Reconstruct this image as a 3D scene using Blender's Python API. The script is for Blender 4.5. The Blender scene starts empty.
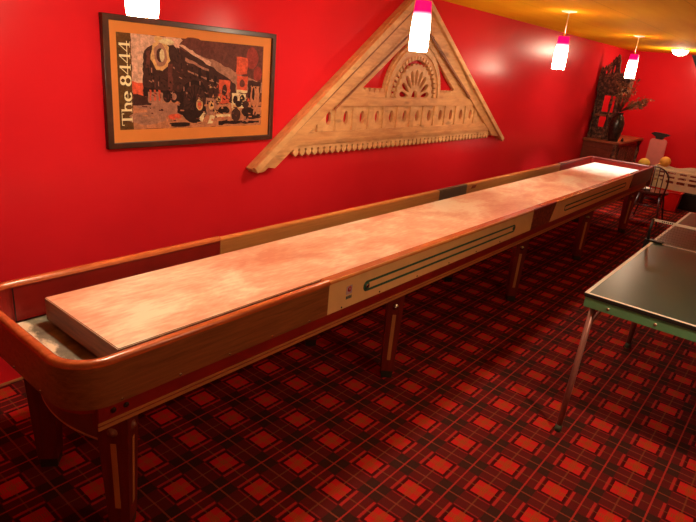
import bpy, bmesh, math, random
from mathutils import Vector, Matrix
random.seed(7)
PI = math.pi
C = bpy.context.scene.collection
sin, cos = math.sin, math.cos

# ------------------------------------------------------------------ materials
def srgb(r, g, b):
    f = lambda c: (c/255/12.92) if c/255 <= .04045 else ((c/255+.055)/1.055)**2.4
    return (f(r), f(g), f(b), 1)

class NT:
    """small helper to write node graphs as expressions"""
    def __init__(s, name):
        s.m = bpy.data.materials.new(name); s.m.use_nodes = True
        s.t = s.m.node_tree; s.n = s.t.nodes; s.l = s.t.links
        s.b = s.n['Principled BSDF']
    def link(s, a, b): s.l.new(a, b)
    def put(s, sock, v):
        if isinstance(v, (int, float)): sock.default_value = v
        elif isinstance(v, (tuple, list)): sock.default_value = v
        else: s.l.new(v, sock)
    def math(s, op, a, b=0, c=0, clamp=False):
        n = s.n.new('ShaderNodeMath'); n.operation = op; n.use_clamp = clamp
        s.put(n.inputs[0], a); s.put(n.inputs[1], b); s.put(n.inputs[2], c)
        return n.outputs[0]
    def coord(s, kind='Object', scale=(1, 1, 1), rot=(0, 0, 0)):
        tc = s.n.new('ShaderNodeTexCoord'); mp = s.n.new('ShaderNodeMapping')
        s.link(tc.outputs[kind], mp.inputs[0]); mp.inputs['Scale'].default_value = scale
        mp.inputs['Rotation'].default_value = rot
        return mp.outputs[0]
    def geo(s, scale=(1, 1, 1)):
        g = s.n.new('ShaderNodeNewGeometry'); mp = s.n.new('ShaderNodeMapping')
        s.link(g.outputs['Position'], mp.inputs[0]); mp.inputs['Scale'].default_value = scale
        return mp.outputs[0]
    def noise(s, vec, scale=5, detail=4, rough=.55, dist=0):
        n = s.n.new('ShaderNodeTexNoise'); s.link(vec, n.inputs['Vector'])
        n.inputs['Scale'].default_value = scale; n.inputs['Detail'].default_value = detail
        n.inputs['Roughness'].default_value = rough; n.inputs['Distortion'].default_value = dist
        return n.outputs['Fac']
    def ramp(s, fac, stops):
        n = s.n.new('ShaderNodeValToRGB'); s.put(n.inputs[0], fac)
        el = n.color_ramp.elements
        while len(el) < len(stops): el.new(.5)
        for e, (p, c) in zip(el, stops): e.position = p; e.color = c
        return n.outputs[0]
    def mix(s, f, a, b):
        n = s.n.new('ShaderNodeMix'); n.data_type = 'RGBA'
        s.put(n.inputs[0], f); s.put(n.inputs[6], a); s.put(n.inputs[7], b)
        return n.outputs[2]
    def bump(s, h, strength=.2, dist=.002):
        n = s.n.new('ShaderNodeBump'); n.inputs['Strength'].default_value = strength
        n.inputs['Distance'].default_value = dist; s.put(n.inputs['Height'], h)
        s.link(n.outputs[0], s.b.inputs['Normal'])
    def fin(s, col, rough=.5, metal=0, coat=0, spec=None):
        s.put(s.b.inputs['Base Color'], col); s.put(s.b.inputs['Roughness'], rough)
        s.b.inputs['Metallic'].default_value = metal; s.b.inputs['Coat Weight'].default_value = coat
        s.b.inputs['Coat Roughness'].default_value = .2
        if spec is not None: s.b.inputs['Specular IOR Level'].default_value = spec
        return s.m

def plain(name, rgb, rough=.5, metal=0, coat=0, var=.12, sc=12):
    m = NT(name); c = srgb(*rgb)
    n = m.noise(m.geo(), sc, 3)
    lo = tuple(v*(1-var) for v in c[:3])+(1,); hi = tuple(min(1, v*(1+var)) for v in c[:3])+(1,)
    return m.fin(m.ramp(n, [(.3, lo), (.7, hi)]), rough, metal, coat)

def wood(name, dark, light, scale=(2, 30, 30), rough=.4, coat=0, knots=False, bump=.1):
    m = NT(name); v = m.geo(scale)
    n = m.noise(v, 1.6, 6, .6, .6)
    col = m.ramp(n, [(.3, srgb(*dark)), (.7, srgb(*light))])
    if knots:
        k = m.noise(m.geo((1.3, 1, 4)), 3.2, 2, .5)
        km = m.ramp(k, [(.62, (0, 0, 0, 1)), (.74, (1, 1, 1, 1))])
        col = m.mix(m.math('MULTIPLY', km, .55), col, srgb(int(dark[0]*.62), int(dark[1]*.5), int(dark[2]*.45)))
    m.bump(n, bump, .003)
    return m.fin(col, rough, 0, coat)

M = {}
M['wall'] = (lambda m: (m.bump(m.noise(m.geo(), 90, 3), .05, .001), m.fin(m.ramp(m.noise(m.geo(), 1.2, 2), [(.3, (.70, .015, .024, 1)), (.7, (.76, .018, .028, 1))]), .24, 0, 0, .14))[1])(NT('red_wall_paint'))

M['tanwall'] = plain('tan_wall_paint', (222, 186, 140), .6, 0, 0, .03, 2)  # for the unseen walls; tan invented to bounce less red light

def ceil_mat():
    m = NT('ceiling_boards'); v = m.geo()
    sep = m.n.new('ShaderNodeSeparateXYZ'); m.link(v, sep.inputs[0])
    f = m.math('FRACT', m.math('MULTIPLY', sep.outputs[1], 1/.61))
    seam = m.math('LESS_THAN', m.math('ABSOLUTE', m.math('SUBTRACT', f, .5)), .008)
    n = m.noise(m.geo((.6, 4, 1)), 2, 3)
    col = m.ramp(n, [(.3, (.86, .42, .012, 1)), (.7, (.92, .50, .018, 1))])
    return m.fin(m.mix(m.math('MULTIPLY', seam, .3), col, (.4, .2, .01, 1)), .8, spec=.03)
M['ceiling'] = ceil_mat()

def carpet():
    m = NT('tartan_carpet'); g = m.geo()
    nz = m.n.new('ShaderNodeTexNoise'); m.link(g, nz.inputs['Vector']); nz.inputs['Scale'].default_value = 220
    sep = m.n.new('ShaderNodeSeparateXYZ'); m.link(g, sep.inputs[0])
    jit = m.math('MULTIPLY', m.math('SUBTRACT', nz.outputs['Fac'], .5), .006)
    P = .2313
    def axis(o, off):
        t = m.math('DIVIDE', m.math('SUBTRACT', m.math('ADD', o, jit), off), P)
        return m.math('ABSOLUTE', m.math('SUBTRACT', m.math('FRACT', m.math('ADD', t, .5)), .5))   # 0 at a square's centre, .5 between
    a, b = axis(sep.outputs[0], 2.250), axis(sep.outputs[1], .693)
    lt = lambda x, v: m.math('LESS_THAN', x, v)
    gt = lambda x, v: m.math('GREATER_THAN', x, v)
    mul = lambda *x: x[0] if len(x) == 1 else m.math('MULTIPLY', x[0], mul(*x[1:]))
    band = lambda x, lo, hi: mul(gt(x, lo), lt(x, hi))
    far = m.math('MULTIPLY', gt(a, .27), gt(b, .27))
    col = m.mix(far, srgb(96, 24, 22), srgb(62, 32, 24))
    sq = mul(lt(a, .20), lt(b, .20))
    # dark surround of each square
    col = m.mix(mul(lt(a, .25), lt(b, .25)), col, srgb(74, 10, 10))
    col = m.mix(sq, col, srgb(200, 32, 30))
    # woven olive threads over the middle of the square
    thr = m.math('LESS_THAN', m.math('ABSOLUTE', m.math('SUBTRACT', m.math('FRACT', m.math('MULTIPLY', b, 26)), .5)), .22)
    thr2 = m.math('LESS_THAN', m.math('ABSOLUTE', m.math('SUBTRACT', m.math('FRACT', m.math('MULTIPLY', a, 26)), .5)), .22)
    col = m.mix(mul(sq, lt(a, .06), thr), col, srgb(150, 82, 28))
    col = m.mix(mul(sq, lt(b, .06), thr2), col, srgb(150, 82, 28))
    # short red bars on all four sides, the ones along y a little bolder
    col = m.mix(mul(band(b, .270, .325), lt(a, .25)), col, srgb(176, 40, 36))
    col = m.mix(mul(band(a, .262, .290), lt(b, .25)), col, srgb(150, 32, 30))
    # thin lines through the middles and half way between
    col = m.mix(m.math('MULTIPLY', mul(lt(a, .014), gt(b, .19)), .5), col, srgb(140, 82, 44))
    col = m.mix(m.math('MULTIPLY', mul(lt(b, .014), gt(a, .19)), .5), col, srgb(140, 82, 44))
    col = m.mix(m.math('MULTIPLY', gt(a, .484), .7), col, srgb(150, 66, 44))
    col = m.mix(m.math('MULTIPLY', gt(b, .484), .8), col, srgb(186, 50, 42))
    # pile
    n2 = m.noise(g, 420, 2)
    col = m.mix(m.math('MULTIPLY', m.math('SUBTRACT', n2, .25), .8, clamp=True), col, srgb(40, 12, 12))
    m.bump(n2, .5, .003)
    m.b.inputs['Sheen Weight'].default_value = 0
    return m.fin(col, .95, spec=.1)
M['carpet'] = carpet()

def playwood():
    m = NT('maple_playfield'); g = m.geo((1, 1.6, 1))
    big = m.noise(g, 2.1, 4, .6, .5); fine = m.noise(m.geo((5, 24, 5)), 2.5, 5, .65)
    col = m.ramp(m.math('ADD', m.math('MULTIPLY', big, .7), m.math('MULTIPLY', fine, .3)),
                 [(.38, srgb(222, 150, 122)), (.48, srgb(236, 184, 152)), (.60, srgb(252, 232, 204))])
    sep = m.n.new('ShaderNodeSeparateXYZ'); m.link(m.geo(), sep.inputs[0])
    # last metre whitened: powder plus the lamp's bright pool painted into the colour
    edge = m.math('ADD', m.math('MULTIPLY', m.math('SUBTRACT', sep.outputs[0], 6.75), 1.9), m.math('MULTIPLY', m.math('SUBTRACT', m.noise(m.geo((2, 3, 1)), 4, 4), .5), 1.6), clamp=True)
    col = m.mix(edge, col, srgb(250, 246, 240))
    rough = m.math('ADD', .26, m.math('MULTIPLY', fine, .2))
    return m.fin(col, rough, 0, .15)
M['maple'] = playwood()
M['maple_end'] = wood('maple_end_grain', (96, 50, 28), (148, 86, 50), (30, 3, 30), .5)
M['brown'] = wood('brown_rail_wood', (118, 76, 40), (158, 102, 58), (3, 20, 40), .32, .3)
M['capbrown'] = wood('brown_cap_wood', (176, 84, 42), (212, 112, 60), (4, 20, 20), .25, .5)
M['capgold'] = wood('golden_cap_wood', (205, 128, 62), (232, 160, 86), (4, 20, 20), .3, .4)
M['inner_tan'] = wood('tan_inner_panel', (186, 120, 62), (206, 142, 80), (2, 20, 40), .35, .2)
M['cream'] = plain('cream_panel', (240, 208, 146), .35, 0, .3, .05)
M['maroon'] = plain('maroon_vinyl', (146, 30, 24), .38, 0, .1, .12, 6)
M['apron'] = plain('red_lacquer_apron', (138, 26, 18), .35, 0, .2, .15, 8)
M['legred'] = wood('dark_red_stained_leg', (92, 26, 18), (122, 34, 22), (30, 30, 3), .4, .1)
M['stripe'] = plain('beige_stripe', (186, 124, 72), .45, 0, 0, .08)
M['disc'] = plain('brown_metal_disc', (140, 88, 66), .35, .3)
M['skirt'] = plain('dark_brown_skirt', (116, 56, 44), .4, 0, .15, .12)
M['skirtedge'] = plain('pale_skirt_bead', (196, 130, 100), .35)
M['green'] = plain('dark_green_print', (44, 104, 88), .5, 0, 0, .1)
M['plaque'] = (lambda m: m.fin(m.ramp(m.noise(m.geo(), 60, 4, .7), [(.4, srgb(84, 34, 26)), (.65, srgb(150, 84, 62))]), .4))(NT('mottled_plaque'))
M['greyplaque'] = plain('grey_plaque', (92, 74, 62), .4)
def gut():
    m = NT('grey_gutter_with_powder'); g = m.geo((6, 1.2, 1))
    n = m.noise(m.geo((2, 1, 1)), 9, 5, .65)
    sep = m.n.new('ShaderNodeSeparateXYZ'); m.link(m.geo(), sep.inputs[0])
    near = m.math('SUBTRACT', .86, sep.outputs[0])   # spilt powder lies along the end rail
    e = m.math('ADD', m.math('MULTIPLY', near, 7), m.math('SUBTRACT', n, .82), clamp=True)
    base = m.ramp(m.noise(m.geo(), 14, 4), [(.35, srgb(96, 90, 76)), (.7, srgb(146, 138, 118))])
    return m.fin(m.mix(m.ramp(e, [(.05, (0, 0, 0, 1)), (.22, (1, 1, 1, 1))]), base, srgb(246, 226, 200)), .6)
M['gutter'] = gut()
M['metal'] = plain('steel', (190, 180, 170), .25, 1, 0, .05)
M['darkmetal'] = plain('dark_steel', (60, 48, 42), .35, .7)
M['rubber'] = plain('dark_rubber_foot', (44, 42, 34), .5)
M['black'] = plain('black_plastic', (18, 17, 17), .4)
M['frame'] = wood('dark_frame_wood', (58, 26, 14), (84, 40, 20), (6, 6, 6), .4, .2)
M['mat'] = plain('tan_picture_mat', (226, 138, 58), .7, 0, 0, .03)
M['gable'] = wood('stripped_pine', (200, 138, 84), (236, 182, 122), (3, 12, 16), .55, 0, True, .2)
M['gable2'] = wood('stripped_pine_light', (206, 148, 94), (242, 194, 134), (4, 12, 7), .55, 0, True, .2)
M['farbrown'] = plain('dark_grey_brown_end', (78, 42, 34), .4, 0, .1)
M['gableshade'] = wood('pine_groove_shade', (120, 66, 38), (160, 96, 56), (3, 12, 9), .6)  # dark colour painting the shade in slots between the gable boards
def ppgreen():
    m = NT('green_table_top'); n = m.noise(m.geo(), 3, 4)
    return m.fin(m.ramp(n, [(.35, srgb(44, 72, 66)), (.7, srgb(52, 82, 76))]), m.math('ADD', .25, m.math('MULTIPLY', m.noise(m.geo(), 1.5, 1), .08)), 0, 0)
M['ppgreen'] = ppgreen()
M['ppapron'] = plain('green_steel_apron', (96, 148, 104), .45, 0, 0, .08)
M['ppdark'] = plain('dark_board_edge', (30, 26, 20), .6)
M['white'] = plain('white_line_paint', (236, 226, 214), .5, 0, 0, .03)
M['ppleg'] = plain('brownish_grey_steel_tube', (150, 98, 88), .35, .2)
M['antique'] = (lambda m: (m.bump(m.noise(m.geo(), 30, 4, .7), .7, .015), m.fin(m.ramp(m.noise(m.geo(), 20, 4, .7), [(.40, srgb(44, 22, 18)), (.5, srgb(84, 46, 34)), (.68, srgb(164, 116, 84))]), .5))[1])(NT('carved_walnut'))
M['walnut'] = wood('walnut_panel', (96, 40, 26), (132, 62, 38), (4, 4, 20), .4, .2)
M['counter'] = wood('worn_counter_wood', (140, 80, 50), (178, 110, 72), (6, 6, 6), .4, .1)
M['vase'] = (lambda m: m.fin(m.ramp(m.noise(m.geo(), 30, 4, .7), [(.4, srgb(28, 22, 20)), (.7, srgb(86, 62, 50))]), .3))(NT('dark_glazed_vase'))
M['twig'] = plain('dried_stem', (112, 76, 50), .8)
M['leaf'] = plain('dried_leaf', (150, 108, 78), .8, 0, 0, .4, 20)
M['creamplastic'] = plain('cream_plastic', (248, 238, 204), .45, 0, 0, .05)
M['redplastic'] = plain('red_plastic', (232, 30, 26), .35, 0, 0, .05)
M['pink'] = plain('dusty_pink_pad', (226, 132, 128), .6, 0, 0, .05)
M['yellow'] = plain('yellow_green_ball', (226, 196, 84), .5, 0, 0, .1)
M['orange'] = plain('yellow_orange_ball', (250, 186, 84), .5, 0, 0, .1)
M['chairwood'] = wood('dark_chair_wood', (50, 22, 16), (78, 34, 24), (20, 20, 20), .3, .3)
M['basket'] = wood('brown_wicker', (66, 34, 20), (112, 64, 38), (60, 60, 90), .7)
M['contents'] = plain('mixed_brown_toys', (150, 70, 50), .6, 0, 0, .5, 30)

def emit(name, col, st, grad=None):
    m = NT(name)
    m.fin(col, .2)
    m.b.inputs['Emission Color'].default_value = col
    m.b.inputs['Emission Strength'].default_value = st
    if grad:
        # pink glass band melts into the white glass below it (glass colour, object space)
        tc = m.n.new('ShaderNodeTexCoord'); sep = m.n.new('ShaderNodeSeparateXYZ'); m.link(tc.outputs['Object'], sep.inputs[0])
        z0, z1, c2, s2 = grad
        f = m.math('DIVIDE', m.math('SUBTRACT', sep.outputs[2], z0), z1-z0, clamp=True)
        m.link(m.mix(f, col, c2), m.b.inputs['Emission Color']); m.link(m.mix(f, (1, 1, 1, 1), c2), m.b.inputs['Base Color'])
        m.link(m.math('ADD', st, m.math('MULTIPLY', f, s2-st)), m.b.inputs['Emission Strength'])
    return m.m

# ------------------------------------------------------------------ mesh helpers
def box(bm, x0, x1, y0, y1, z0, z1, bev=0, mi=0):
    t = bmesh.new(); bmesh.ops.create_cube(t, size=1)
    for v in t.verts:
        v.co = Vector(((x0+x1)/2+v.co.x*(x1-x0), (y0+y1)/2+v.co.y*(y1-y0), (z0+z1)/2+v.co.z*(z1-z0)))
    if bev: bmesh.ops.bevel(t, geom=t.edges[:], offset=bev, segments=2, affect='EDGES')
    merge(bm, t, mi)
def merge(bm, t, mi=0):
    for f in t.faces: f.material_index = mi
    me = bpy.data.meshes.new('tmp'); t.to_mesh(me); t.free(); bm.from_mesh(me); bpy.data.meshes.remove(me)
def tube(bm, pts, r, n=10, r2=None, mi=0, cap=True):
    pts = [Vector(p) for p in pts]; rings = []
    up = None
    for i, p in enumerate(pts):
        d = (pts[min(i+1, len(pts)-1)]-pts[max(i-1, 0)]).normalized()
        if up is None: up = d.orthogonal().normalized()
        up = (up-d*up.dot(d)).normalized(); s = d.cross(up)
        rr = r if r2 is None else r+(r2-r)*i/(len(pts)-1)
        rings.append([bm.verts.new(p+up*cos(2*PI*k/n)*rr+s*sin(2*PI*k/n)*rr) for k in range(n)])
    for a, b in zip(rings, rings[1:]):
        for k in range(n):
            f = bm.faces.new((a[k], a[(k+1) % n], b[(k+1) % n], b[k])); f.smooth = True; f.material_index = mi
    if cap:
        bm.faces.new(rings[0][::-1]).material_index = mi; bm.faces.new(rings[-1]).material_index = mi
def lathe(bm, prof, c=(0, 0, 0), n=28, mi=0, axis='z', closed=False):
    """prof: list of (r, h); r == 0 makes a pole"""
    c = Vector(c); rings = []
    def at(r, h, a):
        if axis == 'z': return c+Vector((r*cos(a), r*sin(a), h))
        if axis == 'y': return c+Vector((r*cos(a), -h, r*sin(a)))
        return c+Vector((-h, r*cos(a), r*sin(a)))
    for r, h in prof:
        rings.append([bm.verts.new(at(0, h, 0))] if r == 0 else [bm.verts.new(at(r, h, 2*PI*k/n)) for k in range(n)])
    pairs = list(zip(rings, rings[1:]))
    if closed: pairs.append((rings[-1], rings[0]))
    for a, b in pairs:
        for k in range(n):
            va = [a[0]] if len(a) == 1 else [a[k], a[(k+1) % n]]
            vb = [b[0]] if len(b) == 1 else [b[(k+1) % n], b[k]]
            if len(va)+len(vb) > 2:
                f = bm.faces.new(va+vb); f.smooth = True; f.material_index = mi
def prism(bm, poly, axis, a, b, mi=0, bev=0):
    """poly in the plane across axis, extruded from a to b"""
    t = bmesh.new()
    def pt(p, h):
        return {'x': (h, p[0], p[1]), 'y': (p[0], h, p[1]), 'z': (p[0], p[1], h)}[axis]
    va = [t.verts.new(pt(p, a)) for p in poly]; vb = [t.verts.new(pt(p, b)) for p in poly]
    t.faces.new(va); t.faces.new(vb[::-1]); n = len(poly)
    for i in range(n): t.faces.new((va[i], vb[i], vb[(i+1) % n], va[(i+1) % n]))
    bmesh.ops.recalc_face_normals(t, faces=t.faces[:])
    if bev: bmesh.ops.bevel(t, geom=t.edges[:], offset=bev, segments=2, affect='EDGES')
    merge(bm, t, mi)
def plate(bm, loops, y0, y1, bev=0, mi=0, axis='y'):
    """a plate cut from outlines with holes (drawn in x, z), from y0 (front) to y1"""
    cu = bpy.data.curves.new('tmpc', 'CURVE'); cu.dimensions = '2D'; cu.fill_mode = 'BOTH'
    cu.extrude = abs(y1-y0)/2-bev; cu.bevel_depth = bev; cu.bevel_resolution = 1; cu.offset = -bev
    for lp in loops:
        sp = cu.splines.new('POLY'); sp.points.add(len(lp)-1); sp.use_cyclic_u = True
        for q, p in zip(sp.points, lp): q.co = (p[0], p[1], 0, 1)
    o = bpy.data.objects.new('tmpo', cu); C.objects.link(o)
    bpy.context.view_layer.update()
    dg = bpy.context.evaluated_depsgraph_get()
    me = bpy.data.meshes.new_from_object(o.evaluated_get(dg))
    ym = (y0+y1)/2
    for v in me.vertices:
        x, y, z = v.co
        v.co = (x, ym-z, y) if axis == 'y' else ((ym-z, -x, y) if axis == 'x' else (x, y, ym+z))
    t = bmesh.new(); t.from_mesh(me); merge(bm, t, mi)
    bpy.data.objects.remove(o); bpy.data.curves.remove(cu); bpy.data.meshes.remove(me)

def wpos(o):
    p = Vector((0, 0, 0))
    while o is not None: p += o.location; o = o.parent
    return p
def obj(name, bm, mats, parent=None, smooth=None):
    """bm is in world coordinates; the object gets its own origin at its base"""
    if not isinstance(mats, (list, tuple)): mats = [mats]
    vs = [v.co for v in bm.verts]
    lo = Vector([min(v[i] for v in vs) for i in range(3)]); hi = Vector([max(v[i] for v in vs) for i in range(3)])
    org = Vector(((lo.x+hi.x)/2, (lo.y+hi.y)/2, lo.z))
    bmesh.ops.translate(bm, verts=bm.verts[:], vec=-org)
    if smooth:
        bm.normal_update()
        for e in bm.edges:
            if len(e.link_faces) == 2 and e.calc_face_angle(0) > .7: e.smooth = False
    me = bpy.data.meshes.new(name); bm.to_mesh(me); bm.free()
    for m in mats: me.materials.append(m)
    if smooth:
        for p in me.polygons: p.use_smooth = True
    o = bpy.data.objects.new(name, me); C.objects.link(o)
    if parent is not None:
        o.parent = parent; o.location = org-wpos(parent)
    else: o.location = org
    return o
def B(): return bmesh.new()
def thing(name, label, cat, loc, group=None):
    o = bpy.data.objects.new(name, None); C.objects.link(o); o.location = loc; o.empty_display_size = .1
    return tag(o, label, cat, group)
def tag(o, label, cat, group=None):
    o['label'] = label; o['category'] = cat
    if group: o['group'] = group
    return o
def struct(name, bm, m):
    o = obj(name, bm, m); o['kind'] = 'structure'; return o
def copy_tree(o, parent=None):
    c = o.copy(); C.objects.link(c); c.parent = parent
    for ch in [q for q in bpy.data.objects if q.parent == o]: copy_tree(ch, c)
    return c

# ------------------------------------------------------------------ room
WX0, WX1, WY0, WY1, H = -1.6, 10.92, -2.6, 2.853, 2.275
b = B(); box(b, WX0-.1, WX1+.1, WY0-.1, WY1+.1, -.1, 0); struct('floor', b, M['carpet'])
b = B(); box(b, WX0-.1, WX1+.1, WY0-.1, WY1+.1, H, H+.1); struct('ceiling', b, M['ceiling'])
b = B(); box(b, WX0-.1, WX1+.1, WY1, WY1+.1, 0, H); struct('wall_left', b, M['wall'])
b = B(); box(b, WX0-.1, WX1+.1, WY0-.1, WY0, 0, H); struct('wall_right', b, M['tanwall'])
b = B(); box(b, WX1, WX1+.1, WY0, WY1, 0, H); struct('wall_back', b, M['wall'])
b = B(); box(b, WX0-.1, WX0, WY0, WY1, 0, H); struct('wall_front', b, M['tanwall'])
b = B(); box(b, WX0, WX1, WY1-.012, WY1, 0, .012, .003); struct('baseboard_left', b, M['stripe'])

# ------------------------------------------------------------------ shuffleboard table
X0, X1, Y0, Y1, RR = .635, 8.02, 1.492, 2.29, .14
ZT = .79
T = thing('shuffleboard_table', 'very long wooden shuffleboard table with raised rails running along the red wall', 'shuffleboard table', (4.3, 1.89, 0))
def u_path(d, end, xs_front, xs_back, n=10):
    """the rail's path, d metres inside the outer line, round one end of the table"""
    r = max((RR if end == 'near' else .075)-d, .02); pts = []
    if end == 'near':
        x = X0+d; pts.append((xs_front, Y0+d)); cx = x+r
        for i in range(n+1):
            a = -PI/2-PI/2*i/n; pts.append((cx+r*cos(a), Y0+d+r+r*sin(a)))
        for i in range(n+1):
            a = PI-PI/2*i/n; pts.append((cx+r*cos(a), Y1-d-r+r*sin(a)))
        pts.append((xs_back, Y1-d))
    else:
        x = X1-d; pts.append((xs_front, Y0+d)); cx = x-r
        for i in range(n+1):
            a = -PI/2+PI/2*i/n; pts.append((cx+r*cos(a), Y0+d+r+r*sin(a)))
        for i in range(n+1):
            a = PI/2*i/n; pts.append((cx+r*cos(a), Y1-d-r+r*sin(a)))
        pts.append((xs_back, Y1-d))
    return pts
def sweep_u(bm, prof, end, xf, xb, mi=0):
    rings = [u_path(d, end, xf, xb) for d, z in prof]
    n = len(rings[0]); k = len(prof)
    V = [[bm.verts.new((rings[j][i][0], rings[j][i][1], prof[j][1])) for j in range(k)] for i in range(n)]
    for i in range(n-1):
        for j in range(k):
            f = bm.faces.new((V[i][j], V[i][(j+1) % k], V[i+1][(j+1) % k], V[i+1][j])); f.material_index = mi; f.smooth = 2 < i < 0
    bm.faces.new(V[0]); bm.faces.new(V[-1][::-1])
    bmesh.ops.recalc_face_normals(bm, faces=bm.faces[:])
CAPP = [(-.003, .770), (-.003, .781), (.001, .788), (.007, .791), (.021, .791), (.027, .788), (.031, .781), (.031, .770)]
WALLP = [(0, .622), (0, .770), (.016, .770), (.016, .622)]
LINP = [(.016, .60), (.016, .770), (.027, .770), (.027, .60)]
xsf, xsb = 1.80, 1.80
b = B(); sweep_u(b, WALLP, 'near', xsf, xsb); nr = obj('end_rail', b, M['brown'], T, True)
b = B(); sweep_u(b, CAPP, 'near', xsf, xsb); obj('rail_cap', b, M['capbrown'], nr, True)
b = B(); sweep_u(b, LINP, 'near', xsf, xsb); obj('rail_lining', b, M['maroon'], nr)
xff, xfb = 7.02, 6.80
b = B(); sweep_u(b, WALLP, 'far', xff, xfb); fr = obj('end_rail', b, M['farbrown'], T, True); fr['label'] = 'dark rail around the far end'
b = B(); sweep_u(b, CAPP, 'far', xff, xfb); obj('rail_cap', b, M['legred'], fr, True)
b = B(); sweep_u(b, LINP, 'far', xff, xfb); obj('rail_lining', b, M['maroon'], fr)
# straight side panels, front
def front_panel(x0, x1, mat, slant0=0, slant1=0, z1=.772, name='side_panel'):
    bm = B(); prism(bm, [(x0, .622), (x1, .622), (x1+slant1, z1), (x0+slant0, z1)], 'y', Y0, Y0+.02)
    return obj(name, bm, mat, T)
p1 = front_panel(1.80, 4.135, M['cream']); p1['label'] = 'cream side panel printed with a long green loop'
pm = front_panel(4.135, 4.52, M['plaque'], 0, .09); pm['label'] = 'mottled dark centre plaque'
p2 = front_panel(4.52, 6.94, M['cream'], .09, .08); p2['label'] = 'far cream side panel with green loop'
for pa, x0, x1 in ((p1, 1.80, 4.135), (pm, 4.135, 4.61), (p2, 4.61, 7.02)):
    b = B(); box(b, x0, x1, Y0-.003, Y0+.012, .768, .786, .004); obj('rail_cap', b, M['capgold'] if pa is not pm else M['maroon'], pa)
    b = B(); box(b, x0, x1, Y0+.012, Y0+.062, .62, .782, .004); obj('inner_board', b, M['capbrown'], pa)
# green loops printed on the cream panels
def loop(bm, xa, xb, zc, r, w, y):
    pts = []
    for i in range(13): a = PI/2+PI*i/12; pts.append((xa+r*cos(a), zc+r*sin(a)))
    for i in range(13): a = -PI/2+PI*i/12; pts.append((xb+r*cos(a), zc+r*sin(a)))
    n = len(pts)
    inner = []
    for i in range(13): a = PI/2+PI*i/12; inner.append((xa+(r-w)*cos(a), zc+(r-w)*sin(a)))
    for i in range(13): a = -PI/2+PI*i/12; inner.append((xb+(r-w)*cos(a), zc+(r-w)*sin(a)))
    plate(bm, [pts, inner[::-1]], y, y+.002)
YP = Y0-.0012
b = B(); loop(b, 2.085, 3.80, .694, .028, .012, YP)
lathe(b, [(.0, .002), (.020, .002), (.020, 0)], (2.085, Y0, .694), 16, axis='y')
lathe(b, [(.0, .002), (.014, .002), (.014, 0)], (3.80, Y0, .694), 16, axis='y')
obj('score_track', b, M['green'], p1)
b = B(); lathe(b, [(0, .003), (.010, .003), (.010, .001)], (2.088, Y0, .694), 14, axis='y'); obj('track_eyelet', b, M['metal'], p1)
b = B(); loop(b, 4.86, 6.74, .694, .027, .013, YP); obj('score_track', b, M['green'], p2)
b = B(); prism(b, [(1.925, .688), (1.968, .690), (1.968, .732), (1.925, .730)], 'y', Y0-.001, Y0, 0)
t_ = b; lathe(b, [(0, .0016), (.014, .0016), (.014, 0)], (1.948, Y0, .714), 16, 1, 'y')
lathe(b, [(0, .0022), (.006, .0022), (.006, 0)], (1.948, Y0, .714), 12, 0, 'y')
for i in range(4): box(b, 1.927+i*.011, 1.935+i*.011, Y0-.001, Y0, .665, .680, 0, 2)
obj('maker_badge', b, [plain('badge_blue_white', (190, 170, 190), .5), plain('badge_red', (190, 40, 50), .5), plain('badge_teal', (60, 90, 110), .5)], p1)
# back rail: inside faces
def back_panel(x0, x1, mat, cap, s1=0, name='back_panel'):
    bm = B(); box(bm, x0, x1, Y1-.034, Y1, .60, .768); o = obj(name, bm, mat, T)
    bm = B(); box(bm, x0, x1, Y1-.036, Y1+.003, .768, .782, .004); obj('rail_cap', bm, cap, o); return o
back_panel(1.80, 4.03, M['inner_tan'], M['capgold'])
k = back_panel(4.03, 4.50, M['greyplaque'], M['greyplaque'], name='back_plaque'); k['label'] = 'grey plaque set in the back rail'
k = back_panel(4.50, 6.80, M['inner_tan'], M['capgold'])
b = B(); prism(b, [(4.58, .735), (4.66, .735), (4.68, .760), (4.60, .760)], 'y', Y1-.0355, Y1-.034); obj('maker_mark', b, M['apron'], k)
# cradle floor and playfield
b = B(); prism(b, [(X0+.03, Y0+.10), (X0+.10, Y0+.03), (X1-.10, Y0+.03), (X1-.03, Y0+.10), (X1-.03, Y1-.10), (X1-.10, Y1-.03), (X0+.10, Y1-.03), (X0+.03, Y1-.10)], 'z', .600, .622); obj('gutter_bed', b, M['gutter'], T)
b = B(); box(b, .862, 7.83, 1.618, 2.168, .640, .737, .003)
for f in b.faces:
    if f.normal.z < .5 and abs(f.normal.x) > .5 or abs(f.normal.y) > .5: f.material_index = 1
obj('playfield', b, [M['maple'], M['maple_end']], T)
b = B(); box(b, .90, 7.79, 1.70, 2.08, .622, .640); obj('playfield_base', b, M['darkmetal'], T)
# aprons with beige double stripe
for y0, y1, s in ((1.507, 1.545, 1), (2.24, 2.275, -1)):
    b = B(); box(b, .722, 7.88, y0, y1, .535, .622, .003); a = obj('apron', b, M['apron'], T)
    yy = y0-.004 if s == 1 else y1
    b = B(); box(b, .720, 7.882, yy, yy+.004, .536, .549, .001); box(b, .720, 7.882, yy, yy+.004, .554, .564, .001); obj('apron_stripe', b, M['stripe'], a)
    if s == 1:
        for bx in (.775, .82):
            b = B(); lathe(b, [(0, .007), (.007, .006), (.010, .002), (.010, 0)], (bx, y0, .592), 14, axis='y'); obj('bolt', b, M['darkmetal'], a)
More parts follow.
